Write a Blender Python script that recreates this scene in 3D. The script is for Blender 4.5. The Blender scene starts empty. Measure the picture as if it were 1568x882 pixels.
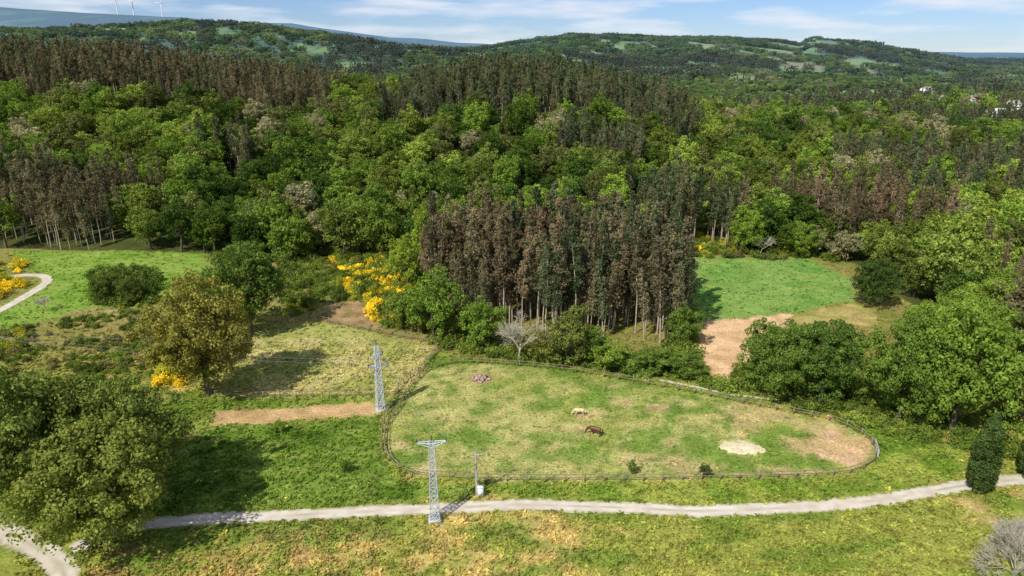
import bpy, math, random
import numpy as np
from mathutils import Vector
R=np.random.RandomState(7); random.seed(7)
sc=bpy.context.scene
CAMH=55.0; F=1045.0; P=math.radians(19.06); CP,SP=math.cos(P),math.sin(P)
# ---------- survey helpers (photo measurements -> metres on the ground) ----------
def G(px,py,z=0.0):
    u=(px-784)/F; v=(441-py)/F
    t=(CAMH-z)/(SP-v*CP)
    return (u*t,(CP+v*SP)*t)
def GL(l): return [G(*p) for p in l]
def slope(py):
    v=(441-py)/F; return (-SP+v*CP)/(CP+v*SP)
def flatpx(x,y):
    d=y*CP+CAMH*SP; return 784+F*x/d, 441-F*(y*SP-CAMH*CP)/d
def sm(a,b,x):
    t=np.clip((x-a)/(b-a),0,1); return t*t*(3-2*t)
# ---------- noise ----------
def h2(ix,iy,s):
    n=(ix*374761393+iy*668265263+s*1442695)&0xffffffff
    n=((n^(n>>13))*1274126177)&0xffffffff
    n=((n^(n>>16))*2246822519)&0xffffffff
    return ((n>>8)&0xffff)/65535.0
def vn(x,y,s=0):
    x=np.asarray(x,float);y=np.asarray(y,float)
    ix=np.floor(x).astype(np.int64);iy=np.floor(y).astype(np.int64)
    fx=x-ix;fy=y-iy;fx=fx*fx*(3-2*fx);fy=fy*fy*(3-2*fy)
    a=h2(ix,iy,s);b=h2(ix+1,iy,s);c=h2(ix,iy+1,s);d=h2(ix+1,iy+1,s)
    return (a*(1-fx)+b*fx)*(1-fy)+(c*(1-fx)+d*fx)*fy
def fbm(x,y,s=0,o=4):
    r=0;a=.5;t=0
    for k in range(o):
        r=r+a*vn(x*2**k+17.3*k,y*2**k-9.1*k,s+k);t+=a;a*=.5
    return r/t
# ---------- terrain height ----------
Rg=[(1800,450,[-400,0,200,290,400,500,600,760,1000,1568,2000],[40,40,38,34,40,48,62,80,100,105,105],14),
    (2700,950,[-400,0,600,740,870,1000,1100,1200,1228,1242,1300,1400,1500,1568,2000],[70,70,86,71,51,53,53,59,66,55,60,74,90,94,96],14),
    (5000,1100,[-600,-300,0,60,150,220,290,380,480,600,700,1000,1568],[14,10,10,14,19,22,27,42,52,62,74,84,84],0),
    (9000,1500,[-400,380,400,450,520,600,650,700,1000,1480,1568,2000],[60,42,36,36,47,58,60,66,76,80,81,81],0)]
def th(x,y):
    x=np.asarray(x,float);y=np.asarray(y,float)
    A=np.interp(x,[-500,-268,-180,-110,-56,-10,30,94,150,268,400],[46,41,36,28,25,31,30,15,9,4,3])
    s0=np.interp(x,[-110,-60],[170,205])
    t=np.clip((y-s0)/(372-s0),0,1); up=t*t*(3-2*t)
    down=1-.8*sm(415,700,y)
    h=A*up*down+(fbm(x/90,y/90,3)-.5)*9*sm(230,330,y)
    h=h+14*np.exp(-((x-360)/120)**2-((y-560)/120)**2)
    for (yk,w,px,py,tr) in Rg:
        yy=np.maximum(y,50)
        q=784+1111*x/yy
        pv=np.interp(q,px,py)
        z=CAMH+yk*slope(pv)-tr
        yc=yk+(fbm(x/900,x*0+yk,5)-.5)*w*.5
        d=(y-yc)/w
        g=np.exp(-d*d)
        h=np.maximum(h,z*g*sm(500,1200,y))
    h=h+(fbm(x/300,y/300,9)-.5)*38*sm(650,1500,y)*(1-.6*sm(2000,3000,y))
    h=h+(fbm(x/30,y/30,2,2)-.5)*.7*(1-sm(200,260,y))
    return h
# ---------- polygons ----------
def sdf(poly,x,y):
    d=np.full(x.shape,1e9);ins=np.zeros(x.shape,bool);n=len(poly)
    for i in range(n):
        ax,ay=poly[i];bx,by=poly[(i+1)%n]
        ex,ey=bx-ax,by-ay;wx,wy=x-ax,y-ay
        t=np.clip((wx*ex+wy*ey)/(ex*ex+ey*ey+1e-9),0,1)
        d=np.minimum(d,(wx-ex*t)**2+(wy-ey*t)**2)
        if by!=ay:
            c=((ay>y)!=(by>y))&(x<(bx-ax)*(y-ay)/(by-ay)+ax); ins^=c
    d=np.sqrt(d); return np.where(ins,d,-d)
def S(r,g,b,k=1.03):
    f=lambda c:((c/255+.055)/1.055)**2.4 if c>10 else c/255/12.92
    return np.array([f(r),f(g),f(b)])/k
FENCE=[(590,662),(592,698),(625,725),(700,735),(780,738),(900,738),(1000,738),(1100,736),(1200,733),(1290,728),(1328,716),(1342,700),(1335,682),(1312,663),(1270,646),(1200,632),(1100,611),(1000,592),(900,574),(830,564),(740,557),(690,558),(655,570),(632,592),(612,625),(597,645)]
PADD=GL(FENCE)
PATCH=[ # poly px, colA, colB, edge, wobble, noise scale
 ([(250,790),(250,700),(320,650),(592,638),(586,690),(602,722),(650,742),(740,750),(700,768),(400,776)],S(84,110,38),S(110,132,52),1.2,2,5),
 ([(740,742),(1330,735),(1345,700),(1320,660),(1470,690),(1480,732),(1350,755),(1200,770),(1050,775),(800,768)],S(112,134,50),S(144,152,70),1.5,2,4),
 ([(655,540),(1010,575),(1300,640),(1480,690),(1345,700),(1270,640),(1000,590),(740,556),(660,570)],S(102,126,46),S(130,144,62),1.5,2,5),
 ([(255,612),(600,607),(590,640),(300,660),(260,650)],S(104,124,48),S(134,144,68),1,2,4),
 (FENCE,S(146,150,78),S(170,164,102),.5,.4,7),
 ([(405,500),(490,494),(665,530),(635,585),(600,606),(330,608),(330,560)],S(154,154,86),S(178,168,110),1,1,6),
 ([(330,631),(560,617),(590,620),(588,634),(480,642),(325,652)],S(192,158,114),S(172,142,98),.4,.8,2),
 ([(15,388),(310,388),(330,420),(240,470),(150,470),(60,490),(-60,530),(-60,500),(60,440),(60,420)],S(108,140,52),S(128,152,66),1.2,2,7),
 ([(1048,396),(1235,394),(1300,425),(1310,460),(1200,482),(1130,488),(1050,498)],S(106,142,66),S(124,152,78),.8,1.2,6),
 ([(1020,515),(1050,498),(1130,488),(1215,480),(1195,510),(1160,560),(1150,590),(1100,582),(1075,550)],S(216,178,140),S(202,164,122),.8,1.5,3),
 ([(1215,482),(1300,465),(1345,475),(1330,500),(1220,505)],S(170,152,96),S(144,142,74),1,2,3),
 ([(495,470),(560,456),(572,500),(505,497)],S(164,134,102),S(138,118,76),1.2,3,2),
 ([(1225,672),(1280,662),(1322,676),(1335,700),(1310,716),(1262,706),(1225,692)],S(208,170,134),S(188,160,114),1.0,2.0,2),
 ([(1100,680),(1135,675),(1170,684),(1155,697),(1118,697)],S(206,192,142),S(190,176,122),.5,1.6,1),
 ([(990,618),(1020,620),(1018,629),(992,629)],S(190,160,130),S(158,146,92),.4,1,1),
 ([(722,572),(752,574),(750,588),(724,587)],S(160,134,100),S(140,134,80),.5,1,1),
 ([(1468,762),(1500,760),(1530,800),(1500,800)],S(190,160,114),S(154,142,78),1,2,2),
 ([(100,478),(235,470),(240,486),(110,492)],S(162,144,104),S(126,128,64),1,3,3),
]
PW=[(GL(p),a,b,e,w,s) for (p,a,b,e,w,s) in PATCH]
BROWN=GL([(120,865),(300,812),(540,804),(600,835),(420,880),(300,930),(120,930)])
DRY={6,9,10,11,12,13,14,15,16}
def yb_px(px):
    return np.interp(px,[-300,0,310,400,470,560,640,700,1045,1060,1110,1240,1310,1345,1400,1480,1568,1800],
                        [395,386,388,396,410,404,400,420,385,374,387,393,402,430,470,500,540,600])
def is_forest(x,y):
    q,p=flatpx(x,y); return (p<yb_px(q))
def paint_haze(c,d):  # aerial haze painted into ground and foliage base colours, bluer with distance
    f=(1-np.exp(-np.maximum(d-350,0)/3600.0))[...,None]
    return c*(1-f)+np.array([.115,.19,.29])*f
CLR=[(400,585,70,60),(47,236,9,7),(330,448,40,28),
     (520,930,80,110),(760,1350,90,110),(430,1500,70,110),(620,1850,80,110),(950,1850,120,100),(330,2100,90,80),(-620,1560,60,50)]
def FIELD(X,Y):
    q=784+1111*X/np.maximum(Y,50)
    bias=.055*sm(950,1150,q)-.035
    f=sm(.595,.61,fbm(X/75,Y/130,91,3)+bias)*sm(650,900,Y)
    w1=X+(fbm(X/40,Y/60,401,3)-.5)*150;w2=Y+(fbm(X/60,Y/40,402,3)-.5)*150
    for (a,b,c,d) in CLR:
        if b>600: f=np.maximum(f,(((w1-a)/c)**2+((w2-b)/d)**2<1)*1.0)
    return f
def gcol(x,y):
    n=x.size
    a=fbm(x/7,y/7,11);b=fbm(x/2.2,y/2.2,21,3);c3=fbm(x/22,y/22,31,3)
    g=S(160,154,78)[None]*a[:,None]+S(124,138,58)[None]*(1-a[:,None])
    k=sm(.47,.67,b*.5+c3*.5)[:,None]; g=g*(1-k)+S(184,164,100)[None]*k
    k=sm(.5,.62,fbm(x/9,y/4,41,3))[:,None]*.65; g=g*(1-k)+S(96,122,44)[None]*k
    bi=np.where((y<90)&(y>40)&(x<0)&(x>-80))[0]
    if len(bi):
        dd=sdf(BROWN,x[bi],y[bi])+(fbm(x[bi]/3,y[bi]/3,17,4)-.5)*16
        m=(sm(-2,3,dd)*sm(.38,.62,fbm(x[bi]/1.5,y[bi]/1.2,18,3)))[:,None]*.55
        g[bi]=g[bi]*(1-m)+S(176,142,94)[None]*m
    dry=np.zeros(n)
    near=(y<240)&(y>30)&(np.abs(x)<260)
    scr=(sm(108,122,y+ (a-.5)*14)*near)[:,None]*.85
    sg=S(106,118,50)[None]*a[:,None]+S(150,130,84)[None]*(1-a[:,None])
    g=g*(1-scr)+sg*scr
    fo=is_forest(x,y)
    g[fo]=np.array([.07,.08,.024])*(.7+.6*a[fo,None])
    idx=np.where(near)[0]; X=x[idx];Y=y[idx]
    for i,(pl,ca,cb,e,w,s) in enumerate(PW):
        xs=[q[0] for q in pl];ys=[q[1] for q in pl]
        bb=np.where((X>min(xs)-4)&(X<max(xs)+4)&(Y>min(ys)-4)&(Y<max(ys)+4))[0]
        if len(bb)==0: continue
        xx=X[bb];yy=Y[bb]
        d=sdf(pl,xx,yy)+(fbm(xx/1.6,yy/1.6,51+i,3)-.5)*2*w
        m=sm(-e,e,d)
        f=fbm(xx/s,yy/s,61+i,4); f=sm(.38,.62,f)
        col=ca[None]*(1-f[:,None])+cb[None]*f[:,None]
        if i==4:
            gp=sm(.48,.66,fbm(xx/5,yy/5,77,5)+.10*sm(95,84,yy))[:,None]*.8
            col=col*(1-gp)+S(104,132,50)[None]*gp
            rp=sm(.56,.74,fbm(xx/6,yy/4,87,5)+.10*sm(20,45,xx))[:,None]*.65
            col=col*(1-rp)+S(192,168,122)[None]*rp
            hp=sm(.58,.7,fbm(xx/1.5,yy/1.5,97,3))[:,None]*.65
            col=col*(1-hp)+S(88,118,42)[None]*hp
        if i in(0,7,8):
            hp=sm(.50,.68,fbm(xx/2.5,yy/1.2,98,4))[:,None]*.5
            col=col*(1-hp)+S(144,154,78)[None]*hp
        j=idx[bb]
        g[j]=g[j]*(1-m[:,None])+col*m[:,None]
        if i in DRY: dry[j]=np.maximum(dry[j],m)
        else: dry[j]=dry[j]*(1-m)
    far=y>400
    if far.any():
        X=x[far];Y=y[far]
        ff=np.maximum(FIELD(X,Y),clear(X,Y)*1.0)
        cc=np.where((vn(X/70,Y/140,93)>.5)[:,None],S(138,152,80)[None],S(108,134,60)[None])
        br=(vn(X/160,Y/300,94)>.78)[:,None]; cc=np.where(br,S(150,134,96)[None],cc)
        cc=cc*(.7+.6*fbm(X/20,Y/30,99,3)[:,None])
        g0=np.array([.065,.095,.032])[None]*(.6+.9*fbm(X/60,Y/120,95)[:,None])
        g[far]=g0*(1-ff[:,None])+cc*ff[:,None]
    g=paint_haze(g,np.sqrt(x*x+y*y))
    return g,dry
def clear(x,y):
    r=np.zeros(x.shape,bool)
    for (a,b,c,d) in CLR[:3]: r|=((x-a)/c)**2+((y-b)/d)**2<1
    return r
# ---------- mesh builder ----------
class MB:
    def __init__(s): s.v=[];s.f=[];s.m=[];s.n=0
    def add(s,v,f,m):
        v=np.asarray(v,float);f=np.asarray(f,int)
        s.v.append(v);s.f.append(f+s.n);s.m.append(np.full(len(f),m));s.n+=len(v)
    def tube(s,p0,p1,r0,r1,seg=6,m=0,phase=0):
        p0=np.array(p0,float);p1=np.array(p1,float);d=p1-p0;L=np.linalg.norm(d)
        if L<1e-6:return
        d/=L;a=np.array([0,0,1.]) if abs(d[2])<.9 else np.array([1.,0,0])
        t=np.cross(d,a);t/=np.linalg.norm(t);b=np.cross(d,t)
        an=np.arange(seg)*2*math.pi/seg+phase
        ring=np.cos(an)[:,None]*t+np.sin(an)[:,None]*b
        v=np.vstack([p0+ring*r0,p1+ring*r1]);i=np.arange(seg);j=(i+1)%seg
        s.add(v,np.stack([i,j,j+seg,i+seg],1),m)
    def bar(s,p0,p1,w,m=0): s.tube(p0,p1,w*.7,w*.7,4,m,math.pi/4)
    def box(s,c,d,rz=0,m=0,jit=0):
        k=np.array([[x,y,z] for z in(-1,1) for y in(-1,1) for x in(-1,1)],float)*np.array(d)/2
        if jit: k=k*(1+(R.rand(8,3)-.5)*jit)
        cz,sz=math.cos(rz),math.sin(rz)
        k=np.stack([k[:,0]*cz-k[:,1]*sz,k[:,0]*sz+k[:,1]*cz,k[:,2]],1)+np.array(c)
        s.add(k,[[0,2,3,1],[4,5,7,6],[0,1,5,4],[2,6,7,3],[0,4,6,2],[1,3,7,5]],m)
    def leaves(s,Pn,N,size,m=1):
        k=len(Pn);r=R.randn(k,3)
        t=np.cross(N,r);t/=np.linalg.norm(t,axis=1)[:,None]+1e-9
        b=np.cross(N,t);b/=np.linalg.norm(b,axis=1)[:,None]+1e-9
        z=(size*(.7+.6*R.rand(k)))[:,None]
        v=np.stack([Pn-t*z*.62,Pn-b*z*.42,Pn+t*z*.62,Pn+b*z*.42],1).reshape(-1,3)
        s.add(v,np.arange(4*k).reshape(-1,4),m)
    def puffs(s,C,Rr,n,leaf,m=1,flat=.8,up=.35,nj=.45):
        k=len(C)
        D=R.randn(k*n,3);D[:,2]+=up;D/=np.linalg.norm(D,axis=1)[:,None]
        rr=np.repeat(Rr,n)*(.65+.42*R.rand(k*n))
        Pn=np.repeat(C,n,0)+D*rr[:,None]*np.array([1,1,flat])
        N=D+R.randn(k*n,3)*nj;N/=np.linalg.norm(N,axis=1)[:,None]
        s.leaves(Pn,N,leaf,m)
    def mesh(s,name,mats):
        v=np.vstack(s.v);f=np.vstack(s.f).astype(np.int32);mi=np.concatenate(s.m).astype(np.int32)
        me=bpy.data.meshes.new(name)
        me.vertices.add(len(v));me.vertices.foreach_set("co",v.astype(np.float32).ravel())
        me.loops.add(f.size);me.polygons.add(len(f))
        me.polygons.foreach_set("loop_start",(np.arange(len(f))*4).astype(np.int32))
        me.polygons.foreach_set("vertices",f.ravel())
        me.polygons.foreach_set("material_index",mi)
        for m in mats: me.materials.append(m)
        me.update(calc_edges=True);return me
def obj(name,me,loc=(0,0,0),rz=0,scale=1,parent=None):
    o=bpy.data.objects.new(name,me);sc.collection.objects.link(o)
    o.location=loc;o.rotation_euler=(0,0,rz);o.scale=(scale,)*3 if not hasattr(scale,'__len__') else scale
    if parent:o.parent=parent
    return o
# ---------- materials ----------
def nm(name):
    m=bpy.data.materials.new(name);m.use_nodes=True;nt=m.node_tree
    for n in list(nt.nodes):nt.nodes.remove(n)
    out=nt.nodes.new('ShaderNodeOutputMaterial');return m,nt,out
def L(nt,a,b): nt.links.new(a,b)
def noise(nt,vec,scale,detail=3):
    n=nt.nodes.new('ShaderNodeTexNoise');n.inputs['Scale'].default_value=scale;n.inputs['Detail'].default_value=detail
    if vec is not None:L(nt,vec,n.inputs['Vector'])
    return n.outputs['Fac']
def mapr(nt,x,a,b,c,d):
    n=nt.nodes.new('ShaderNodeMapRange');L(nt,x,n.inputs[0])
    for i,v in enumerate((a,b,c,d)):n.inputs[i+1].default_value=v
    return n.outputs[0]
def math_(nt,op,a,b):
    n=nt.nodes.new('ShaderNodeMath');n.operation=op
    for i,q in enumerate((a,b)):
        if isinstance(q,(int,float)):n.inputs[i].default_value=q
        else:L(nt,q,n.inputs[i])
    return n.outputs[0]
def vscale(nt,c,f):
    n=nt.nodes.new('ShaderNodeVectorMath');n.operation='SCALE';L(nt,c,n.inputs[0]);L(nt,f,n.inputs['Scale']);return n.outputs[0]
def vmul(nt,c,t):
    n=nt.nodes.new('ShaderNodeVectorMath');n.operation='MULTIPLY';L(nt,c,n.inputs[0]);n.inputs[1].default_value=t;return n.outputs[0]
def mixc(nt,f,a,b):
    n=nt.nodes.new('ShaderNodeMix');n.data_type='RGBA'
    if isinstance(f,(int,float)):n.inputs[0].default_value=f
    else:L(nt,f,n.inputs[0])
    for i,q in((6,a),(7,b)):
        if hasattr(q,'is_linked') or hasattr(q,'node'):L(nt,q,n.inputs[i])
        else:n.inputs[i].default_value=(*q,1)
    return n.outputs[2]
def leafmat(name,mode,trans=.3):
    m,nt,out=nm(name)
    if mode=='inst':
        a=nt.nodes.new('ShaderNodeAttribute');a.attribute_type='INSTANCER';a.attribute_name='tint';col=a.outputs['Color']
    else:
        a=nt.nodes.new('ShaderNodeObjectInfo');col=a.outputs['Color']
    g=nt.nodes.new('ShaderNodeNewGeometry')
    n1=mapr(nt,noise(nt,g.outputs['Position'],.45,1),.3,.7,.75,1.25)
    n2=mapr(nt,g.outputs['Random Per Island'],0,1,.72,1.32)
    c=vscale(nt,col,math_(nt,'MULTIPLY',n1,n2))
    p=nt.nodes.new('ShaderNodeBsdfDiffuse');L(nt,c,p.inputs['Color'])
    t=nt.nodes.new('ShaderNodeBsdfTranslucent');L(nt,vmul(nt,c,(1.15,1.15,.6)),t.inputs['Color'])
    x=nt.nodes.new('ShaderNodeMixShader');x.inputs[0].default_value=trans
    L(nt,p.outputs[0],x.inputs[1]);L(nt,t.outputs[0],x.inputs[2]);L(nt,x.outputs[0],out.inputs[0]);return m
def plain(name,c,rough=.8,var=.3,scale=3,metal=0,bump=0):
    m,nt,out=nm(name);tc=nt.nodes.new('ShaderNodeTexCoord')
    n=noise(nt,tc.outputs['Object'],scale,4)
    f=mapr(nt,n,.3,.7,0,1)
    cc=mixc(nt,f,tuple(v*(1-var) for v in c),tuple(v*(1+var) for v in c))
    p=nt.nodes.new('ShaderNodeBsdfPrincipled');L(nt,cc,p.inputs['Base Color']);p.inputs['Roughness'].default_value=rough;p.inputs['Metallic'].default_value=metal
    p.inputs['Specular IOR Level'].default_value=.3
    if bump:
        b=nt.nodes.new('ShaderNodeBump');b.inputs['Distance'].default_value=bump;L(nt,n,b.inputs['Height']);L(nt,b.outputs[0],p.inputs['Normal'])
    L(nt,p.outputs[0],out.inputs[0]);return m
M_li=leafmat('foliage_mass','inst');M_ln=leafmat('foliage_tree','obj')
M_bark=plain('bark',(.13,.10,.07),.9,.35,4);M_euc=plain('eucalyptus_bark',(.46,.38,.29),.8,.35,1.5)
M_grey=plain('bare_twigs',(.50,.46,.35),.9,.3,3)
M_wood=plain('weathered_wood',(.26,.20,.13),.9,.4,3)
M_steel=plain('galvanised_steel',(.62,.65,.68),.5,.12,2,.2)
M_wire=plain('cable',(.16,.17,.18),.5,.1)
M_white=plain('white_paint',(.78,.78,.76),.5,.06)
M_conc=plain('concrete',(.42,.41,.38),.9,.15)
M_ins=plain('insulator',(.10,.06,.04),.3,.1)
M_rock=plain('pink_rubble',(.42,.29,.23),.9,.35,2)
M_straw=plain('straw_sand',(.64,.55,.34),.95,.2,2,0,.05)
M_roof=plain('weathered_roof_tiles',(.34,.27,.22),.9,.25,1);M_wall=plain('rendered_wall',(.78,.76,.72),.9,.08)
M_glass=plain('dark_glass',(.03,.04,.05),.2,.1)
# ---------- terrain ----------
def grow(start,end,step,ratio):
    r=[];p=start;s=step
    while p<end: s*=ratio;p+=s;r.append(p)
    return r
xr=np.arange(-100,100.01,.7);g1=grow(xr[-1],12000,.7,1.022);xs=np.array([-v for v in g1[::-1]]+list(xr)+g1)
yr=np.arange(46,205,.7);yu=grow(yr[-1],13500,.7,1.018);yd=grow(-46,2500,.7,1.08)
ys=np.array([-v for v in yd[::-1]]+list(yr)+yu)
XX,YY=np.meshgrid(xs,ys);x=XX.ravel();y=YY.ravel()
z=th(x,y);col,dry=gcol(x,y)
nx,ny=len(xs),len(ys)
i,j=np.meshgrid(np.arange(nx-1),np.arange(ny-1));b=(j*nx+i).ravel()
mb=MB();mb.add(np.stack([x,y,z],1),np.stack([b,b+1,b+1+nx,b+nx],1),0)
m,nt,out=nm('meadow_ground')
a=nt.nodes.new('ShaderNodeAttribute');a.attribute_name='Col'
tc=nt.nodes.new('ShaderNodeTexCoord');v=tc.outputs['Object']
f=math_(nt,'MULTIPLY',mapr(nt,noise(nt,v,3.2,3),.3,.7,.66,1.34),mapr(nt,noise(nt,v,.35,4),.3,.7,.8,1.2))
c=vscale(nt,a.outputs['Color'],f)
c=mixc(nt,mapr(nt,noise(nt,v,.9,4),.48,.66,0,.8),c,vmul(nt,c,(.85,.95,.76)))
p=nt.nodes.new('ShaderNodeBsdfDiffuse');L(nt,c,p.inputs['Color'])
bp=nt.nodes.new('ShaderNodeBump');bp.inputs['Distance'].default_value=.2;bp.inputs['Strength'].default_value=.7
L(nt,noise(nt,v,2.2,3),bp.inputs['Height']);L(nt,bp.outputs[0],p.inputs['Normal']);L(nt,p.outputs[0],out.inputs[0])
me=mb.mesh('ground',[m]);at=me.attributes.new('Col','FLOAT_COLOR','POINT')
at.data.foreach_set('color',np.hstack([col,np.ones((len(col),1))]).astype(np.float32).ravel())
me.polygons.foreach_set('use_smooth',np.ones(len(me.polygons),bool))
obj('ground',me)
# ---------- spline helpers ----------
def spline(pts,step=1.0,closed=False):
    pts=[np.array(p,float) for p in pts];n=len(pts);o=[]
    rng=range(n) if closed else range(n-1)
    for k in rng:
        if closed: a,b,c,d=pts[k-1],pts[k],pts[(k+1)%n],pts[(k+2)%n]
        else: a,b,c,d=pts[max(k-1,0)],pts[k],pts[k+1],pts[min(k+2,n-1)]
        m=max(2,int(np.linalg.norm(c-b)/.3))
        for t in np.arange(m)/m:
            o.append(.5*((2*b)+(-a+c)*t+(2*a-5*b+4*c-d)*t*t+(-a+3*b-3*c+d)*t**3))
    o.append(pts[0] if closed else pts[-1]);o=np.array(o)
    s=np.concatenate([[0],np.cumsum(np.linalg.norm(np.diff(o,axis=0),axis=1))])
    q=np.linspace(0,s[-1],max(2,int(s[-1]/step)+1))
    return np.stack([np.interp(q,s,o[:,0]),np.interp(q,s,o[:,1])],1)
m,nt,out=nm('gravel_track')
a=nt.nodes.new('ShaderNodeAttribute');a.attribute_name='across'
tc=nt.nodes.new('ShaderNodeTexCoord');v=tc.outputs['Object']
c=mixc(nt,mapr(nt,noise(nt,v,.5,6),.35,.65,0,1),(.50,.43,.33),(.66,.59,.49))
ctr=math_(nt,'MULTIPLY',mapr(nt,a.outputs['Fac'],0,.3,1,0),mapr(nt,noise(nt,v,.25,4),.45,.6,0,.65))
c=mixc(nt,ctr,c,(.26,.26,.12))
ed=math_(nt,'MULTIPLY',mapr(nt,a.outputs['Fac'],.55,1,0,1.5),mapr(nt,noise(nt,v,1.2,4),.35,.6,.1,1))
c=mixc(nt,ed,c,(.26,.27,.10))
p=nt.nodes.new('ShaderNodeBsdfDiffuse');L(nt,c,p.inputs['Color'])
L(nt,p.outputs[0],out.inputs[0]);M_track=m
TR=[]
def track(name,pts,w):
    c=spline(GL(pts),.6);TR.append((c,w));n=len(c)
    t=np.gradient(c,axis=0);t/=np.linalg.norm(t,axis=1)[:,None];nn=np.stack([-t[:,1],t[:,0]],1)
    K=8;o=np.linspace(-1,1,K+1)
    wl=w/2*(.8+.4*fbm(np.arange(n)/7.,np.zeros(n),1,4));wr=w/2*(.8+.4*fbm(np.arange(n)/7.,np.zeros(n)+9,4,4))
    off=np.where(o[None]<0,o[None]*wl[:,None],o[None]*wr[:,None])
    X=c[:,0,None]+nn[:,0,None]*off;Y=c[:,1,None]+nn[:,1,None]*off;X=X.ravel();Y=Y.ravel()
    Z=th(X,Y)+.04
    i,j=np.meshgrid(np.arange(K),np.arange(n-1));b=(j*(K+1)+i).ravel()
    mb=MB();mb.add(np.stack([X,Y,Z],1),np.stack([b,b+K+1,b+K+2,b+1],1)[:,::-1],0)
    me=mb.mesh(name,[M_track]);at=me.attributes.new('across','FLOAT','POINT')
    at.data.foreach_set('value',np.tile(np.abs(o),n).astype(np.float32));obj(name,me)
track('gravel_road',[(1750,705),(1600,730),(1540,737),(1480,744),(1410,756),(1350,766),(1270,775),(1200,779),(1120,783),(1050,784),(980,780),(900,777),(820,775),(760,776),(700,779),(560,783),(400,791),(250,801),(180,815),(110,845)],2.6)
track('dirt_path',[(-120,780),(-40,795),(0,810),(40,832),(75,852),(95,875),(105,905),(110,960)],3.4)
track('dirt_path',[(-60,505),(0,476),(35,457),(62,440),(72,430),(64,422),(40,421),(10,424)],2.8)
track('footpath',[(1010,583),(1060,592),(1100,601),(1150,608),(1192,613)],.8)
def near_track(x,y,ex=.3):
    r=np.zeros(len(x),bool)
    for c,w in TR:
        for k in range(0,len(c),2):
            r|=((x-c[k,0])**2+(y-c[k,1])**2)<(w/2+ex)**2
    return r
# ---------- tree prototypes ----------
def broad(seed,H,W,nl,pp,nleaf,leaf,pr,low=.16,mats=None,name='p',bark=True,spread=.25):
    R.seed(seed);mb=MB();ch=H*(1+low)/2;rz=H*(1-low)/2;rx=W/2
    tb=np.array([0,0,0.]);fork=np.array([R.randn()*.3,R.randn()*.3,H*.3])
    if bark: mb.tube(tb-[0,0,.3],fork,H*.026,H*.018,7);mb.tube(fork,fork+[R.randn()*.6,R.randn()*.6,H*.35],H*.016,H*.006,6)
    C=[];PR=[]
    for k in range(nl):
        an=k*2.399+R.rand()*.8;u=(k+.5)/nl;zz=1.75*u-.85
        rr=math.sqrt(max(0.05,1-zz*zz))*(.5+spread*1.1*R.rand())
        lc=np.array([math.cos(an)*rr*rx,math.sin(an)*rr*rx,ch+zz*rz*.64])
        lr=np.array([rx,rx,rz])*(.28+.22*R.rand())
        if bark:
            mid=(fork+lc)/2+R.randn(3)*.3;mb.tube(fork,mid,H*.012,H*.007,5);mb.tube(mid,lc,H*.007,H*.002,4)
        D=R.randn(pp,3);D[:,2]+=.35;D/=np.linalg.norm(D,axis=1)[:,None]
        C.append(lc+D*lr*(.75+.4*R.rand(pp,1)));PR.append(pr*(.55+.8*R.rand(pp)))
    ng=nl*pp//5;D=R.randn(ng,3);D/=np.linalg.norm(D,axis=1)[:,None]
    C.append(np.array([0,0,ch])+D*np.array([rx,rx,rz])*.66);PR.append(np.full(ng,pr))
    C=np.vstack(C);PR=np.concatenate(PR);C[:,2]=np.maximum(C[:,2],PR*.6)
    mb.puffs(C,PR,nleaf,leaf);return mb.mesh(name,mats)
def euc(seed,H,npf,nleaf,leaf,pr,base=.42,mats=None,name='p',wid=1.6):
    R.seed(seed);mb=MB();lean=R.randn(2)*.9;n=6;pts=[np.array([lean[0]*(t*t)+R.randn()*.08,lean[1]*t*t+R.randn()*.08,t*H*.97-.2*(t==0)]) for t in np.linspace(0,1,n)]
    for k in range(n-1): mb.tube(pts[k],pts[k+1],.21*(1-k/n),.21*(1-(k+1)/n),5)
    zt=np.array([p[2] for p in pts]);px=np.array([p[0] for p in pts]);py=np.array([p[1] for p in pts])
    q=R.rand(npf)**.95;t=base+(1-base)*q;an=R.rand(npf)*6.28
    rad=wid*(np.clip(q/.3,0,1)**.7)*(1-q)**.6*(.2+1.0*R.rand(npf))
    zz=t*H-.2*rad;C=np.stack([np.interp(zz,zt,px)+np.cos(an)*rad,np.interp(zz,zt,py)+np.sin(an)*rad,zz],1)
    for k in range(0,npf,2):
        mb.tube([np.interp(zz[k]-1.2,zt,px),np.interp(zz[k]-1.2,zt,py),zz[k]-1.2],C[k],.05,.02,3)
    mb.puffs(C,pr*(1.15-.5*q)*(.5+.9*R.rand(npf)),nleaf,leaf,1,1.1,.1,.8);return mb.mesh(name,mats)
def clump(seed,mats,name,kind):
    R.seed(seed);mb=MB();C=[];PR=[]
    for k in range(12 if kind==0 else 22):
        cx,cy=R.uniform(-13,13,2);hh=R.uniform(10,16) if kind==0 else R.uniform(11,18)
        m=7 if kind==0 else 4
        D=R.randn(m,3);D/=np.linalg.norm(D,axis=1)[:,None]
        C.append(np.array([cx,cy,hh*.62])+D*(np.array([3.4,3.4,hh*.33]) if kind==0 else np.array([1,1,hh*.36])));PR.append(np.full(m,2.1 if kind==0 else 1.4))
    C=np.vstack(C);mb.puffs(C,np.concatenate(PR),20,1.4);mb.add([[0,0,0],[.1,0,0],[.1,.1,0],[0,.1,0]],[[0,1,2,3]],0);return mb.mesh(name,mats)
def protos(name,meshes):
    c=bpy.data.collections.new(name)
    for k,me in enumerate(meshes):
        o=bpy.data.objects.new(f'{name}_{k}',me);c.objects.link(o)
    return c
mi=[M_bark,M_li];me_=[M_euc,M_li]
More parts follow.
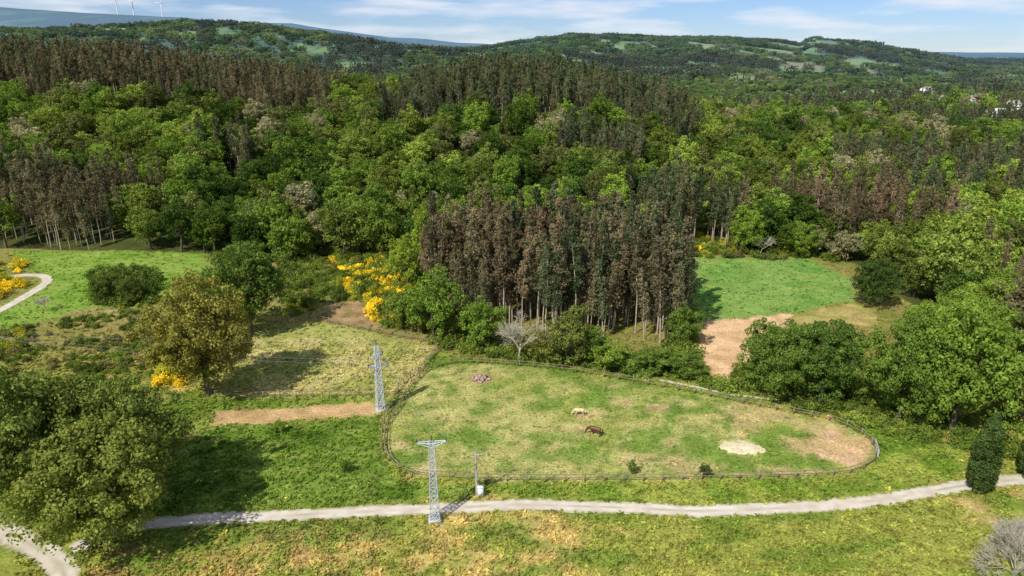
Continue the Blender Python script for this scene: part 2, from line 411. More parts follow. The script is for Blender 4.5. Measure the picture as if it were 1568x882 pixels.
C_bm=protos('broadleaf_kind',[broad(100+k,11+1.5*(k%4),10,9,10,40,.44,1.15,mats=mi,name=f'broadleaf_{k}') for k in range(8)])
C_bl=protos('broadleaf_far_kind',[broad(130+k,12,10,7,6,24,.95,1.6,mats=mi,name=f'broadleaf_far_{k}') for k in range(5)])
C_em=protos('eucalyptus_kind',[euc(160+k,20+R.rand()*6,56,34,.38,.85,.28+.06*(k%4),mats=me_,name=f'eucalyptus_{k}',wid=2.0+.35*(k%4)) for k in range(9)])
C_el=protos('eucalyptus_far_kind',[euc(190+k,20,18,20,.9,1.3,.35,mats=me_,name=f'eucalyptus_far_{k}') for k in range(4)])
C_cb=protos('wood_clump_kind',[clump(210+k,mi,f'wood_clump_{k}',0) for k in range(4)])
C_ce=protos('eucalyptus_clump_kind',[clump(220+k,mi,f'eucalyptus_clump_{k}',1) for k in range(3)])
def shrub(seed,H,W,npf,nleaf,leaf,name,mats):
    R.seed(seed);mb=MB();D=R.randn(npf,3);D[:,2]=np.abs(D[:,2]);D/=np.linalg.norm(D,axis=1)[:,None]
    C=D*np.array([W/2,W/2,H*.75])*(.35+.65*R.rand(npf,1));C[:,2]+=.1
    for k in range(0,npf,3): mb.tube([0,0,-.1],C[k],.04,.015,3)
    mb.puffs(C,(W*.2)*(.6+.7*R.rand(npf)),nleaf,leaf);return mb.mesh(name,mats)
C_sh=protos('shrub_kind',[shrub(300+k,1.8,2.6,16,46,.2,f'shrub_{k}',mi) for k in range(5)])
def tuft(seed,name):
    R.seed(seed);mb=MB();n=16;a=R.rand(n)*6.28;r=R.rand(n)*.28
    Pn=np.stack([np.cos(a)*r,np.sin(a)*r,.06+.1*R.rand(n)],1);N=R.randn(n,3);N[:,2]=np.abs(N[:,2])*.9+.5;N/=np.linalg.norm(N,axis=1)[:,None]
    mb.leaves(Pn,N,.2,1);mb.add([[0,0,0],[.01,0,0],[.01,.01,0],[0,.01,0]],[[0,1,2,3]],0);return mb.mesh(name,mi)
C_tf=protos('tuft_kind',[tuft(330+k,f'tuft_{k}') for k in range(5)])
R.seed(5)
def scatter(name,x,y,scale,tint,coll,nk,dz=0):
    n=len(x)
    if n==0:return
    z=th(x,y)+dz;me=bpy.data.meshes.new(name);me.vertices.add(n)
    me.vertices.foreach_set('co',np.stack([x,y,z],1).astype(np.float32).ravel())
    def at(nm_,ty,key,d):
        q=me.attributes.new(nm_,ty,'POINT');q.data.foreach_set(key,d)
    at('rotz','FLOAT','value',(R.rand(n)*6.28).astype(np.float32));at('scl','FLOAT','value',np.asarray(scale,np.float32))
    at('pidx','INT','value',R.randint(0,nk,n).astype(np.int32));at('tint','FLOAT_VECTOR','vector',np.asarray(tint,np.float32).ravel())
    me.update();o=obj(name,me)
    ng=bpy.data.node_groups.new(name+'_gn','GeometryNodeTree')
    ng.interface.new_socket('Geometry',in_out='INPUT',socket_type='NodeSocketGeometry');ng.interface.new_socket('Geometry',in_out='OUTPUT',socket_type='NodeSocketGeometry')
    N=ng.nodes;gi=N.new('NodeGroupInput');go=N.new('NodeGroupOutput');ci=N.new('GeometryNodeCollectionInfo')
    ci.inputs['Collection'].default_value=coll;ci.inputs['Separate Children'].default_value=True;ci.inputs['Reset Children'].default_value=True
    ip=N.new('GeometryNodeInstanceOnPoints');ip.inputs['Pick Instance'].default_value=True
    def na(nm_,ty):
        q=N.new('GeometryNodeInputNamedAttribute');q.data_type=ty;q.inputs['Name'].default_value=nm_;return q.outputs['Attribute']
    cx=N.new('ShaderNodeCombineXYZ');er=N.new('FunctionNodeEulerToRotation')
    K=ng.links.new;K(na('rotz','FLOAT'),cx.inputs[2]);K(cx.outputs[0],er.inputs[0]);K(er.outputs[0],ip.inputs['Rotation'])
    K(na('scl','FLOAT'),ip.inputs['Scale']);K(na('pidx','INT'),ip.inputs['Instance Index'])
    K(gi.outputs[0],ip.inputs['Points']);K(ci.outputs[0],ip.inputs['Instance']);K(ip.outputs[0],go.inputs[0])
    md=o.modifiers.new('scatter','NODES');md.node_group=ng;return o
def jgrid(x0,x1,y0,y1,s):
    gx,gy=np.meshgrid(np.arange(x0,x1,s),np.arange(y0,y1,s));gx=gx.ravel()+0.;gy=gy.ravel()+0.
    return gx+(R.rand(gx.size)-.5)*s*.9,gy+(R.rand(gx.size)-.5)*s*.9
ST=[(-215,-116,190,224,0),(24,56,258,284,1),(40,66,196,222,2),(88,124,196,220,3),(132,215,262,292,1),
    (-600,-92,318,400,0),(-56,84,310,398,1),(170,380,560,640,1),(232,300,395,430,1),(-115,-100,252,264,1),(103,116,132,150,2),(120,230,232,240,1)]
def stand(x,y):
    r=np.full(x.shape,-1)
    wx=x+(fbm(x/14,y/14,71,3)-.5)*34;wy=y+(fbm(x/14,y/14,75,3)-.5)*34
    for (a,b,c,d,k) in ST: r[(wx>a)&(wx<b)&(wy>c)&(wy<d)]=k
    return r
def wedge(x,y): return np.abs(x)<.82*y+30
def inmain(x,y,e=0):
    lo=126+np.interp(x,[-20,0,30],[16,3,0])+(fbm(x/6,y*0,15,2)-.5)*6; return (x>-20-e)&(x<37+e)&(y>lo-e)&(y<166+e)
BP=np.array([(.16,.245,.036),(.21,.305,.046),(.27,.345,.058),(.09,.155,.028),(.18,.205,.056),(.195,.255,.048)])
EPAL=[np.array([(.205,.18,.095),(.16,.17,.08),(.235,.195,.105)]),np.array([(.145,.17,.08),(.19,.18,.09),(.13,.165,.072)]),
      np.array([(.11,.155,.06),(.19,.16,.08),(.13,.155,.066)]),np.array([(.245,.18,.10),(.215,.17,.09),(.175,.165,.08)])]
def btint(x,y):
    n=len(x);q=fbm(x/40,y/40,111,3);k=np.clip((q*8+R.randn(n)*1.8-1.0),0,5).astype(int)
    order=np.array([3,0,1,4,5,2]);c=BP[order[k]].copy()
    c*=(.5+.8*R.rand(n))[:,None]
    g=R.rand(n)<.05;c[g]=np.array([.35,.33,.17])*(.8+.3*R.rand(g.sum(),1))
    return paint_haze(c,np.hypot(x,y))
def etint(x,y,k):
    n=len(x);c=np.zeros((n,3))
    for q in range(4):
        w=np.where(k==q)[0]
        if len(w): c[w]=EPAL[q][R.randint(0,3,len(w))]
    c*=(.6+.7*R.rand(n))[:,None];return paint_haze(c,np.hypot(x,y))
x,y=jgrid(-420,420,100,460,7.0)
k=is_forest(x,y)&wedge(x,y)&(stand(x,y)<0)&~inmain(x,y,2)&~clear(x,y);x=x[k];y=y[k]
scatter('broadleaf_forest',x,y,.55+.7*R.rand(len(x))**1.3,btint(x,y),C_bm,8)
x,y=jgrid(-420,420,100,460,3.4)
s=stand(x,y);k=is_forest(x,y)&wedge(x,y)&(s>=0)&~clear(x,y)&(R.rand(len(x))<.9);x=x[k];y=y[k];s=s[k]
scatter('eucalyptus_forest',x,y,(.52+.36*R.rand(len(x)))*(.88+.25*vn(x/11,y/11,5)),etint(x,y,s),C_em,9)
x,y=jgrid(-24,40,122,170,2.7);k=inmain(x,y);x=x[k];y=y[k]
sc_=(.62+.37*R.rand(len(x)))*(.88+.24*vn(x/8,y/8,6))
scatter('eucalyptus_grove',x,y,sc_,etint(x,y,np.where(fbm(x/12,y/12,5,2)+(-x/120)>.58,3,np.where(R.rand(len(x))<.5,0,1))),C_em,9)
x,y=jgrid(-950,950,460,1150,8.5);k=wedge(x,y)&~clear(x,y)&((FIELD(x,y)<.5)|(R.rand(len(x))<.07));x=x[k];y=y[k]
s=stand(x,y);e=(s>=0)|(fbm(x/130,y/130,121,3)>.59)
scatter('distant_broadleaf_woods',x[~e],y[~e],.45+.5*R.rand((~e).sum()),btint(x[~e],y[~e]),C_bl,5)
scatter('distant_eucalyptus_woods',x[e],y[e],.55+.35*R.rand(e.sum()),etint(x[e],y[e],np.ones(e.sum(),int)),C_el,4)
x,y=jgrid(-3300,3300,1150,4000,26);k=wedge(x,y)&((FIELD(x,y)<.5)|(R.rand(len(x))<.08));x=x[k];y=y[k]
e=fbm(x/260,y/400,131,3)>.56
scatter('hillside_broadleaf_woods',x[~e],y[~e],.6+.4*R.rand((~e).sum()),btint(x[~e],y[~e])*.92,C_cb,4)
scatter('hillside_eucalyptus_woods',x[e],y[e],.65+.35*R.rand(e.sum()),etint(x[e],y[e],np.ones(e.sum(),int))*.85,C_ce,3)
# shrubs
def shr(name,poly,sp,s0,s1,cols,thr=0,seed=0):
    pl=GL(poly);xs_=[q[0] for q in pl];ys_=[q[1] for q in pl]
    x,y=jgrid(min(xs_),max(xs_),min(ys_),max(ys_),sp);k=(sdf(pl,x,y)>0)&(fbm(x/5,y/5,200+seed,3)>thr)&~near_track(x,y,1.0);x=x[k];y=y[k]
    cols=np.array(cols);ci=np.clip((vn(x/5,y/5,230+seed)*.6+R.rand(len(x))*.4)*len(cols),0,len(cols)-1).astype(int)
    scatter(name,x,y,s0+(s1-s0)*R.rand(len(x)),cols[ci]*(.75+.5*R.rand(len(x)))[:,None],C_sh,5)
GR=[(.16,.23,.038),(.205,.27,.045),(.12,.17,.033)]
YE=(.90,.68,.04);YG=(.45,.43,.04);OL=(.23,.21,.07)
shr('scrub_bushes',[(420,400),(660,395),(690,480),(660,515),(580,500),(560,455),(440,480),(430,440)],2.0,.6,1.6,GR+[OL],.33,1)
shr('gorse_bushes',[(505,400),(625,392),(655,470),(625,500),(580,500),(560,470),(515,445)],2.1,.6,1.5,[YE,YG,YE,GR[0]],.34,2)
shr('gorse_bushes',[(425,455),(480,450),(490,478),(440,485)],2.4,.5,1.0,[YE,YG,GR[0]],.3,3)
shr('gorse_bushes',[(1060,362),(1130,368),(1125,392),(1065,392)],3.0,.6,1.2,[YE,YG,GR[0]],.3,4)
shr('gorse_bushes',[(-60,410),(30,405),(38,440),(0,462),(-60,470)],2.6,.8,1.7,[YE,YG,YE,GR[2]],.3,5)
shr('gorse_bushes',[(240,520),(275,515),(285,590),(245,590)],1.9,.8,1.5,[YE,YG,YE],.2,6)
shr('scrub_bushes',[(20,500),(235,470),(240,610),(200,640),(-60,640),(-60,540)],1.8,.3,1.0,GR+[OL,(.30,.25,.13)],.42,7)
shr('gorse_bushes',[(-20,510),(35,505),(45,540),(-20,545)],2.0,.5,1.1,[YE,YG,GR[0]],.3,8)
shr('gorse_bushes',[(170,450),(250,450),(240,478),(180,478)],2.4,.3,.7,[YE,YG,GR[0]],.45,16)
shr('hedge_bushes',[(650,500),(720,525),(870,548),(1030,548),(1090,580),(1140,600),(1130,612),(1000,584),(860,562),(700,540),(655,520)],1.9,.6,1.7,GR,.15,9)
shr('scrub_bushes',[(1040,370),(1310,372),(1320,400),(1040,395)],3.0,.7,1.7,GR+[OL],.25,10)
shr('scrub_bushes',[(1120,560),(1330,590),(1480,640),(1500,690),(1400,680),(1250,635),(1130,600)],1.9,.6,1.5,GR,.25,11)
shr('hedge_bushes',[(330,380),(1050,372),(1050,400),(330,400)],3.0,.8,1.7,GR,.2,12)
shr('field_bushes',[(140,420),(235,415),(240,465),(150,468)],2.4,1.2,2.2,[GR[2],GR[0]],.2,13)
shr('verge_bushes',[(1500,640),(1568,600),(1700,620),(1700,720),(1560,720)],2.4,.7,1.5,GR,.3,14)
shr('grove_understory',[(1028,440),(1052,440),(1060,560),(1028,560)],2.0,1.0,2.2,GR,.1,15)
def tufts(name,n,y0,y1):
    y=y0+(y1-y0)*R.rand(n)**1.1;x=(R.rand(n)*2-1)*(.80*y+6)
    c,d=gcol(x,y);k=(d<.4)&~near_track(x,y,-.15)&~is_forest(x,y)&(R.rand(n)<.25+1.1*fbm(x/3,y/3,300,3));x=x[k];y=y[k];c=c[k]
    pad=sdf(PADD,x,y)>0
    s=(.5+1.1*R.rand(len(x))**2)*np.where(pad,.5,1.0)
    t=c*(.8+.5*R.rand(len(x)))[:,None]*1.25
    fl=(R.rand(len(x))<.008)&~pad;t[fl]=np.array([.6,.55,.10])
    scatter(name,x,y,s,t,C_tf,5)
tufts('grass',70000,45,125);tufts('meadow_grass',16000,125,195)
# ---------- individual trees ----------
mn=[M_bark,M_ln]
OAK=[broad(400+k,18,16,15,17,84,.36,1.25,low=.08,mats=mn,name=f'oak_{k}',spread=.36) for k in range(4)]
SML=[broad(420+k,12,9,9,13,64,.32,.9,low=.04,mats=mn,name=f'young_broadleaf_{k}',spread=.34) for k in range(3)]
def tree(name,px,py,H,W,mesh,h0,w0,colr,rz=0):
    X,Y=G(px,py);o=obj(name,mesh,(X,Y,float(th(X,Y))),rz,(W/w0,W/w0,H/h0));o.color=(*colr,1);return o
oc=(.24,.275,.055);og=(.155,.23,.04);ob=(.235,.33,.048);ot=(.19,.24,.05)
T=[('oak_tree',165,838,16,15,oc,0),('oak_tree',225,770,17,12,ot,1),('oak_tree',50,790,20,16,ot,2),('oak_tree',-40,745,19,15,oc,3),('oak_tree',130,760,17,13,ot,0),
   ('oak_tree',320,606,21,16,(.28,.26,.055),1),('oak_tree',385,508,19.5,16,(.135,.205,.038),2),
   ('oak_tree',1180,608,14,11,og,3),('oak_tree',1255,618,15,12,(.12,.195,.036),0),('oak_tree',1375,650,18,12,(.16,.24,.04),1),('oak_tree',1455,662,21.5,15,(.205,.30,.045),2),
   ('oak_tree',1560,650,18,13,(.16,.175,.05),3),('oak_tree',1580,560,20,14,(.21,.19,.09),0),('oak_tree',1440,560,14,13,ob,3),('oak_tree',1520,540,16,14,ob,1),
   ('oak_tree',1140,389,15,10,ob,0),('oak_tree',1222,391,10,10,(.21,.30,.045),1),('oak_tree',1335,470,11.5,9,(.08,.13,.03),2),('oak_tree',1640,620,17,14,og,2)]
for k,(n,px,py,H,W,c,v) in enumerate(T): tree(n,px,py,H,W,OAK[v],18,16,c,k*1.3)
T=[('broadleaf_tree',665,522,15,10,(.18,.27,.04),0),('broadleaf_tree',630,505,10,9,(.17,.24,.038),1),('broadleaf_tree',740,532,10.5,8,(.18,.28,.04),2),('broadleaf_tree',870,560,12,8,(.19,.22,.05),0),
   ('broadleaf_tree',930,566,5.5,7,ob,1),('broadleaf_tree',835,556,7,6,(.22,.24,.055),2),('broadleaf_tree',1000,570,5,7,og,0),('broadleaf_tree',1045,578,5,7,og,1),('broadleaf_tree',705,520,9,7,og,1),
   ('broadleaf_tree',165,462,7,6,(.115,.16,.034),1),('broadleaf_tree',205,465,7,6,(.12,.165,.034),2),('broadleaf_tree',625,440,14,8,(.28,.37,.05),2),('broadleaf_tree',655,420,17,8,(.26,.35,.048),0),
   ('broadleaf_tree',1045,530,9,6,og,2),('broadleaf_tree',900,556,8,6,og,2),
   ('fruit_tree',428,662,2.2,1.6,ob,0),('fruit_tree',530,722,2,1.5,og,1),('fruit_tree',316,694,2,1.4,ob,2),('fruit_tree',967,728,2.4,1.2,og,0),('fruit_tree',1079,732,2,1.6,(.08,.12,.03),1),('fruit_tree',318,740,1.8,1.2,ob,1)]
for k,(n,px,py,H,W,c,v) in enumerate(T): tree(n,px,py,H,W,SML[v],12,9,c,k*1.7)
def cyp():
    R.seed(3);mb=MB();n=260;t=R.rand(n)**.8;a=R.rand(n)*6.28;r=1.85*np.sin(np.clip(.12+t*.9,0,1)*3.14)**.6*(1-.35*t)*(.8+.2*R.rand(n))
    mb.tube([0,0,-.2],[0,0,10.5],.2,.03,6);mb.puffs(np.stack([np.cos(a)*r,np.sin(a)*r,.4+t*10.8],1),np.full(n,.42),60,.22,1,1.6,.2);return mb.mesh('cypress',mn)
cm=cyp()
for px,py,s in((1497,752,1.0),(1572,730,.85)):
    X,Y=G(px,py);o=obj('cypress_tree',cm,(X,Y,float(th(X,Y))),0,(s,s,s));o.color=(.085,.13,.034,1)
def bare(seed,H,depth,stems=1,spread=.55,name='bare'):
    rr=random.Random(seed);mb=MB()
    def br(p,d,l,r,k):
        q=p+d*l;mb.tube(p,q,r,r*.65,5 if k>2 else 3)
        if k==0:return
        for _ in range(4 if k>1 else 5):
            e=d+np.array([rr.gauss(0,spread),rr.gauss(0,spread),rr.gauss(.08,spread*.6)]);e/=np.linalg.norm(e)
            br(p+d*l*rr.uniform(.55,1),e,l*rr.uniform(.55,.85),max(r*.55,.018),k-1)
    for s in range(stems):
        d=np.array([rr.gauss(0,.12 if stems==1 else .6),rr.gauss(0,.12 if stems==1 else .6),1.]);d/=np.linalg.norm(d)
        br(np.array([rr.gauss(0,.05),rr.gauss(0,.05),-.1]),d,H*(.3 if stems==1 else .34),H*(.018 if stems==1 else .008),depth)
    return mb.mesh(name,[M_grey])
for px,py,H,sd in((793,554,14,1),(1162,392,9,2),(70,478,5,4),(668,265,14,5)):
    X,Y=G(px,py);obj('bare_tree',bare(sd,H,5),(X,Y,float(th(X,Y))))
for px,py,H,sd in((1555,880,7.5,7),(1600,860,7,8)):
    X,Y=G(px,py);obj('leafless_willow_bush',bare(sd,H,4,12,.5,'willow'),(X,Y,float(th(X,Y))))
# ---------- fences ----------
def fence(name,pts,closed=False,gap=2.6,h=1.25):
    c=spline(pts,gap,closed);z=th(c[:,0],c[:,1]);mb=MB();n=len(c)
    for k in range(n):
        an=R.rand()*.3;mb.box((c[k,0],c[k,1],z[k]+h/2-.1+R.randn()*.03),(.15,.15,h+.2),an)
        if k<n-1:
            for q in(.6,1.1):
                mb.bar((c[k,0],c[k,1],z[k]+q+R.randn()*.02),(c[k+1,0],c[k+1,1],z[k+1]+q+R.randn()*.02),.07)
    obj(name,mb.mesh(name,[M_wood]))
fence('wooden_fence',GL(FENCE),True)
fence('wooden_fence',GL([(490,492),(560,508),(610,518),(668,530),(650,562),(628,580),(608,603),(588,650),(584,690)]))
fence('wooden_fence',GL([(330,607),(400,609),(480,609),(560,608),(606,605)]))
# ---------- pylons ----------
def pylon(px,py,H,kind,rz):
    X,Y=G(px,py);Z=float(th(X,Y));e=bpy.data.objects.new('lattice_electricity_pylon',None);sc.collection.objects.link(e);e.location=(X,Y,Z);e.rotation_euler=(0,0,rz)
    mb=MB();b,t=.58,.3;n=9;zs=[H*(1-(1-k/n)**1.05) for k in range(n+1)]
    w=lambda z:b+(t-b)*z/H
    cor=[(-1,-1),(1,-1),(1,1),(-1,1)]
    for i in range(4):
        a=cor[i];mb.bar((a[0]*b,a[1]*b,0),(a[0]*t,a[1]*t,H),.10)
        c=cor[(i+1)%4]
        for k in range(n):
            z0,z1=zs[k],zs[k+1];w0,w1=w(z0),w(z1)
            mb.bar((a[0]*w0,a[1]*w0,z0),(c[0]*w1,c[1]*w1,z1),.06);mb.bar((c[0]*w0,c[1]*w0,z0),(a[0]*w1,a[1]*w1,z1),.06)
            mb.bar((a[0]*w1,a[1]*w1,z1),(c[0]*w1,c[1]*w1,z1),.055)
    obj('lattice_tower',mb.mesh('lattice_tower',[M_steel]),parent=e)
    mb=MB();mb.box((0,0,.1),(1.6,1.6,.5),0);obj('concrete_footing',mb.mesh('footing',[M_conc]),parent=e)
    mb=MB();tips=[]
    arms=[(H,1.75)] if kind==1 else [(H-1.5,1.0),(H-3.3,1.5)]
    for z,l in arms:
        for s in(-1,1):
            for yy in(-t,t):
                mb.bar((0,yy,z),(s*l,yy*.3,z+.1),.09);mb.bar((0,yy,z-.55),(s*l,yy*.3,z+.05),.07)
            for k in range(1,4): mb.bar((s*l*k/4,-t*.8,z),(s*l*k/4,t*.8,z),.05)
            tips.append((s*l,0,z))
    obj('crossarm',mb.mesh('crossarm',[M_steel]),parent=e)
    mb=MB();tips.append((0,0,H+.35))
    for a in tips:
        for k in range(4): mb.tube((a[0],a[1],a[2]+.05+k*.14),(a[0],a[1],a[2]+.14+k*.14),.1,.05,8)
    mb.tube((0,0,H),(0,0,H+.5),.04,.04,6)
    obj('insulators',mb.mesh('insulators',[M_ins]),parent=e)
    cz,sz=math.cos(rz),math.sin(rz);return [np.array([X+a*cz-b_*sz,Y+a*sz+b_*cz,Z+c+.6]) for a,b_,c in tips]
t1=pylon(666,797,11.0,1,.12);t2=pylon(583,628,11.3,2,.5)
mb=MB()
def wire(a,b,sag):
    n=18;pr=None
    for k in range(n+1):
        t=k/n;p=a*(1-t)+b*t;p=p-np.array([0,0,4*sag*t*(1-t)])
        if pr is not None: mb.tube(pr,p,.024,.024,4)
        pr=p
X,Y=G(-200,600);far=[np.array([X+q,Y,14.]) for q in(-1.2,0,1.2)]
for a,b in zip([t2[2],t2[4],t2[3]],far): wire(a,b,1.8)
for a,b in zip([t1[0],t1[2],t1[1]],[t2[2],t2[4],t2[3]]): wire(a,b,.8)
obj('power_lines',mb.mesh('power_lines',[M_wire]))
X,Y=G(730,760);Z=float(th(X,Y));e=bpy.data.objects.new('utility_pole',None);sc.collection.objects.link(e);e.location=(X,Y,Z)
mb=MB();mb.tube((0,0,-.2),(0,0,6.6),.13,.09,10);obj('pole',mb.mesh('pole',[M_conc]),parent=e)
mb=MB();mb.bar((-.4,0,6.2),(.4,0,6.2),.08);[mb.tube((q,0,6.2),(q,0,6.45),.06,.04,8) for q in(-.35,0,.35)];mb.tube((.1,0,0),(.1,0,5),.04,.04,6);obj('pole_bracket',mb.mesh('bracket',[M_steel]),parent=e)
X,Y=G(736,762);Z=float(th(X,Y));e=bpy.data.objects.new('electric_meter_cabinet',None);sc.collection.objects.link(e);e.location=(X,Y,Z)
mb=MB();mb.box((0,0,.75),(.75,.5,1.5));mb.box((0,-.02,1.54),(.85,.62,.08));obj('cabinet',mb.mesh('cabinet',[M_white]),parent=e)
mb=MB();mb.box((0,-.262,.8),(.6,.02,1.1));mb.box((.22,-.28,.8),(.04,.03,.16));obj('door',mb.mesh('door',[M_white]),parent=e)
# field gate at the east end of the paddock
X,Y=G(1341,694);Z=float(th(X,Y));e=bpy.data.objects.new('metal_field_gate',None);sc.collection.objects.link(e);e.location=(X-.3,Y,Z);e.rotation_euler=(0,0,math.radians(70))
mb=MB()
for q in(.2,.45,.7,.95,1.2): mb.bar((-1.6,-.3,q),(1.6,-.3,q),.06)
for q in(-1.6,0,1.6): mb.bar((q,-.3,.1),(q,-.3,1.35),.09)
obj('gate_bars',mb.mesh('gate_bars',[M_steel]),parent=e)
# rubble, mound
X,Y=G(737,581);mb=MB();R.seed(9)
for k in range(60):
    a=R.rand()*6.28;r=abs(R.randn())*.65;mb.box((math.cos(a)*r*1.3,math.sin(a)*r,max(.1,.6-r*.4)*R.rand()+.1),R.uniform(.2,.55,3),R.rand()*3,0,.5)
obj('rubble_pile',mb.mesh('rubble_pile',[M_rock]),(X,Y,float(th(X,Y))))
X,Y=G(1135,687);mb=MB();n=34;gx,gy=np.meshgrid(np.linspace(-1.2,1.2,n),np.linspace(-1.2,1.2,n));r=np.hypot(gx,gy)+(fbm(gx*2.5+3,gy*2.5+8,14,4)-.5)*.9;hz=.4*np.clip(1-r,-.3,1)*(.6+.8*fbm(gx*4+5,gy*4+5,4,4))-.05
wx=gx*3.6;wy=gy*1.9;i,j=np.meshgrid(np.arange(n-1),np.arange(n-1));b=(j*n+i).ravel()
mb.add(np.stack([wx.ravel(),wy.ravel(),hz.ravel()],1),np.stack([b,b+1,b+1+n,b+n],1),0);obj('straw_heap',mb.mesh('straw_heap',[M_straw]),(X,Y,float(th(X,Y))))
# ---------- horses ----------
def hmat(name,body,leg):
    m,nt,out=nm(name);tc=nt.nodes.new('ShaderNodeTexCoord');sp=nt.nodes.new('ShaderNodeSeparateXYZ');L(nt,tc.outputs['Object'],sp.inputs[0])
    f=mapr(nt,sp.outputs[2],.35,.6,1,0);n=mapr(nt,noise(nt,tc.outputs['Object'],3,3),.3,.7,0,1)
    c=mixc(nt,f,mixc(nt,n,body,tuple(v*1.35 for v in body)),leg)
    p=nt.nodes.new('ShaderNodeBsdfPrincipled');L(nt,c,p.inputs['Base Color']);p.inputs['Roughness'].default_value=.5;L(nt,p.outputs[0],out.inputs[0]);return m
def skin(name,V,E,rad,mat,parent):
    me=bpy.data.meshes.new(name);me.from_pydata(V,E,[]);o=obj(name,me,parent=parent)
    me.materials.append(mat);md=o.modifiers.new('skin','SKIN');md.use_smooth_shade=True
    sv=me.skin_vertices[0].data
    for k,r in enumerate(rad):
        sv[k].radius=(r if isinstance(r,tuple) else (r,r));sv[k].use_root=(k==0)
    s=o.modifiers.new('sub','SUBSURF');s.levels=2;s.render_levels=2;return o
def horse(name,px,py,rz,s,body,mane,leg):
    X,Y=G(px,py);e=bpy.data.objects.new(name,None);sc.collection.objects.link(e);e.location=(X,Y,float(th(X,Y)));e.rotation_euler=(0,0,rz);e.scale=(s,)*3
    bm=hmat(name+'_coat',body,leg);mm=plain(name+'_mane',mane,.7,.2)
    V=[(-.65,0,1.22),(-.3,0,1.17),(.1,0,1.14),(.5,0,1.2),(.78,0,1.22),(1.05,0,.98),(1.28,0,.68),(1.42,0,.46),(1.5,0,.24),(1.56,0,.09),(-.85,0,1.2)]
    E=[(0,1),(1,2),(2,3),(3,4),(4,5),(5,6),(6,7),(7,8),(8,9),(0,10)]
    Rr=[(.3,.3),(.3,.31),(.31,.33),(.29,.33),(.2,.26),(.13,.19),(.11,.14),(.11,.13),(.07,.09),(.06,.06),(.2,.2)]
    for sd,o in((1,.05),(-1,-.08)):
        b=len(V);V+=[(-.62,sd*.17,.98),(-.52,sd*.18,.78),(-.82+o,sd*.17,.52),(-.76+o,sd*.17,.16),(-.70+o,sd*.17,.03)];E+=[(0,b),(b,b+1),(b+1,b+2),(b+2,b+3),(b+3,b+4)];Rr+=[.19,.13,.075,.05,.065]
        b=len(V);V+=[(.55,sd*.16,.9),(.52+o,sd*.17,.62),(.56+o*2,sd*.17,.42),(.56+o*2.5,sd*.17,.14),(.62+o*2.5,sd*.17,.03)];E+=[(3,b),(b,b+1),(b+1,b+2),(b+2,b+3),(b+3,b+4)];Rr+=[.14,.085,.062,.042,.062]
    skin('body',V,E,Rr,bm,e)
    mb=MB()
    for sd in(1,-1): mb.tube((1.3,sd*.06,.66),(1.3,sd*.09,.84),.045,.008,6)
    obj('ears',mb.mesh('ears',[bm]),parent=e)
    mb=MB();n=[(.72,0,1.46),(.92,0,1.32),(1.12,0,1.08),(1.28,0,.84),(1.36,0,.66)]
    for k in range(4):
        a,b=np.array(n[k]),np.array(n[k+1])
        for t in np.linspace(0,1,5):
            q=a*(1-t)+b*t;mb.tube(q,q+np.array([R.randn()*.03-.05,.2,-.16]),.05,.015,4)
    obj('mane',mb.mesh('mane',[mm]),parent=e)
    skin('tail',[(-.95,0,1.25),(-1.1,0,1.1),(-1.14,0,.8),(-1.12,0,.45)],[(0,1),(1,2),(2,3)],[.06,.08,.1,.03],mm,e)
horse('brown_horse',911,668,math.radians(155),1.05,(.12,.04,.02),(.02,.015,.012),(.03,.016,.012))
horse('cream_pony',887,637,math.radians(175),.85,(.62,.44,.26),(.65,.55,.38),(.55,.4,.25))
# ---------- houses ----------
def house(x,y,w,d,h,rz,roof=M_roof,nm_='rendered_house'):
    z=float(th(x,y));e=bpy.data.objects.new(nm_,None);sc.collection.objects.link(e);e.location=(x,y,z-.3);e.rotation_euler=(0,0,rz)
    mb=MB();mb.box((0,0,h/2),(w,d,h));mb.add([(-w/2,-d/2,h),(-w/2,d/2,h),(-w/2,0,h+d*.3),(-w/2,0,h+d*.3),(w/2,-d/2,h),(w/2,d/2,h),(w/2,0,h+d*.3),(w/2,0,h+d*.3)],[[0,1,2,3],[4,5,6,7]],0);obj('walls',mb.mesh('walls',[M_wall]),parent=e)
    mb=MB();W=w/2+.4;D=d/2+.5;hh=h+d*.3+.12
    for s in(-1,1): mb.add([(-W,s*D,h-.15),(W,s*D,h-.15),(W,0,hh),(-W,0,hh)],[[0,1,2,3]],0)
    obj('roof',mb.mesh('roof',[roof]),parent=e)
    mb=MB()
    for k in range(int(w/3)):
        for q in range(int(h/2.8)):
            for s in(-1,1): mb.box((-w/2+1.6+k*3,s*(d/2+.01),1.6+q*2.8),(1.1,.08,1.2))
    obj('windows',mb.mesh('windows',[M_glass]),parent=e)
    mb=MB();mb.box((.2,-d/2-.02,1.1),(1.0,.1,2.1));obj('door',mb.mesh('door',[M_wood]),parent=e)
for (x,y,w,d,h,r) in[(385,590,11,8,5.6,.2),(403,602,10,8,5.6,-.3),(369,608,9,8,5.6,.5),(421,592,10,8,5.6,.1),(560,960,12,9,6,.3),(760,1400,14,10,6,.1)]: house(x,y,w,d,h,r)
house(330,466,30,14,5,.1,M_white,'industrial_shed')
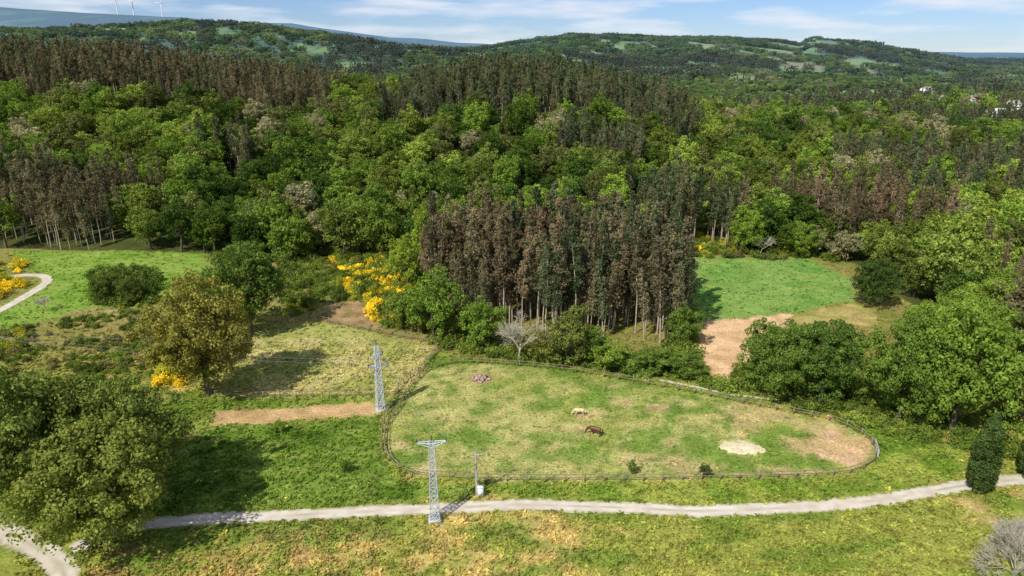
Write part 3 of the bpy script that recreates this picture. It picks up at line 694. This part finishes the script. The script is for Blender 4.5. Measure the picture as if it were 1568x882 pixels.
# ---------- wind turbines ----------
for px,a0 in((188,.3),(212,1.1),(255,.7)):
    x=(px-784)/1111*5000;y=5000.;e=bpy.data.objects.new('wind_turbine',None);sc.collection.objects.link(e);e.location=(x,y,float(th(x,y))-2)
    mb=MB();mb.tube((0,0,0),(0,0,85),4.2,2.6,12);obj('tower',mb.mesh('tower',[M_white]),parent=e)
    mb=MB();mb.box((0,2,86),(5,12,5));mb.tube((0,-3.6,86),(0,-6.5,86),2.4,.6,10);obj('nacelle',mb.mesh('nacelle',[M_white]),parent=e)
    mb=MB()
    for k in range(3):
        a=a0+k*2.094;d=np.array([math.sin(a),0,math.cos(a)]);o=np.array([0,-5,86.]);mb.tube(o,o+d*10,1.5,2.8,5);mb.tube(o+d*10,o+d*46,2.8,.8,5)
    obj('blades',mb.mesh('blades',[M_white]),parent=e)
# ---------- light ----------
EL=math.radians(47);dx,dy=.63,.776
sl=bpy.data.lights.new('sun','SUN');sl.energy=5.0;sl.angle=math.radians(.5);sl.color=(1,.955,.87)
so=bpy.data.objects.new('sun',sl);sc.collection.objects.link(so)
so.rotation_euler=Vector((dx*math.cos(EL),dy*math.cos(EL),-math.sin(EL))).to_track_quat('-Z','Y').to_euler()
w=bpy.data.worlds.new('World');sc.world=w;w.use_nodes=True;nt=w.node_tree
for n in list(nt.nodes):nt.nodes.remove(n)
out=nt.nodes.new('ShaderNodeOutputWorld');bg=nt.nodes.new('ShaderNodeBackground');bg.inputs[1].default_value=.08
sk=nt.nodes.new('ShaderNodeTexSky');sk.sky_type='NISHITA';sk.sun_disc=False;sk.sun_elevation=EL;sk.sun_rotation=math.atan2(-dx,-dy);sk.dust_density=0;sk.air_density=1.0;sk.ozone_density=3
tc=nt.nodes.new('ShaderNodeTexCoord');mp=nt.nodes.new('ShaderNodeMapping');mp.inputs['Scale'].default_value=(1,1,7);L(nt,tc.outputs['Generated'],mp.inputs[0])
cl=mapr(nt,noise(nt,mp.outputs[0],6.0,9),.44,.64,.04,.9)
c=mixc(nt,cl,vmul(nt,sk.outputs[0],(.72,.92,1.38)),(10.2,10.8,11.8));L(nt,c,bg.inputs[0]);L(nt,bg.outputs[0],out.inputs[0])
# ---------- camera ----------
cd=bpy.data.cameras.new('camera');cd.sensor_width=36;cd.lens=36*F/1568;cd.clip_end=40000;cd.clip_start=.5
co=bpy.data.objects.new('camera',cd);sc.collection.objects.link(co);co.location=(0,0,CAMH);co.rotation_euler=(math.pi/2-P,0,0);sc.camera=co
sc.view_settings.view_transform='Standard';sc.view_settings.look='None';sc.view_settings.exposure=0
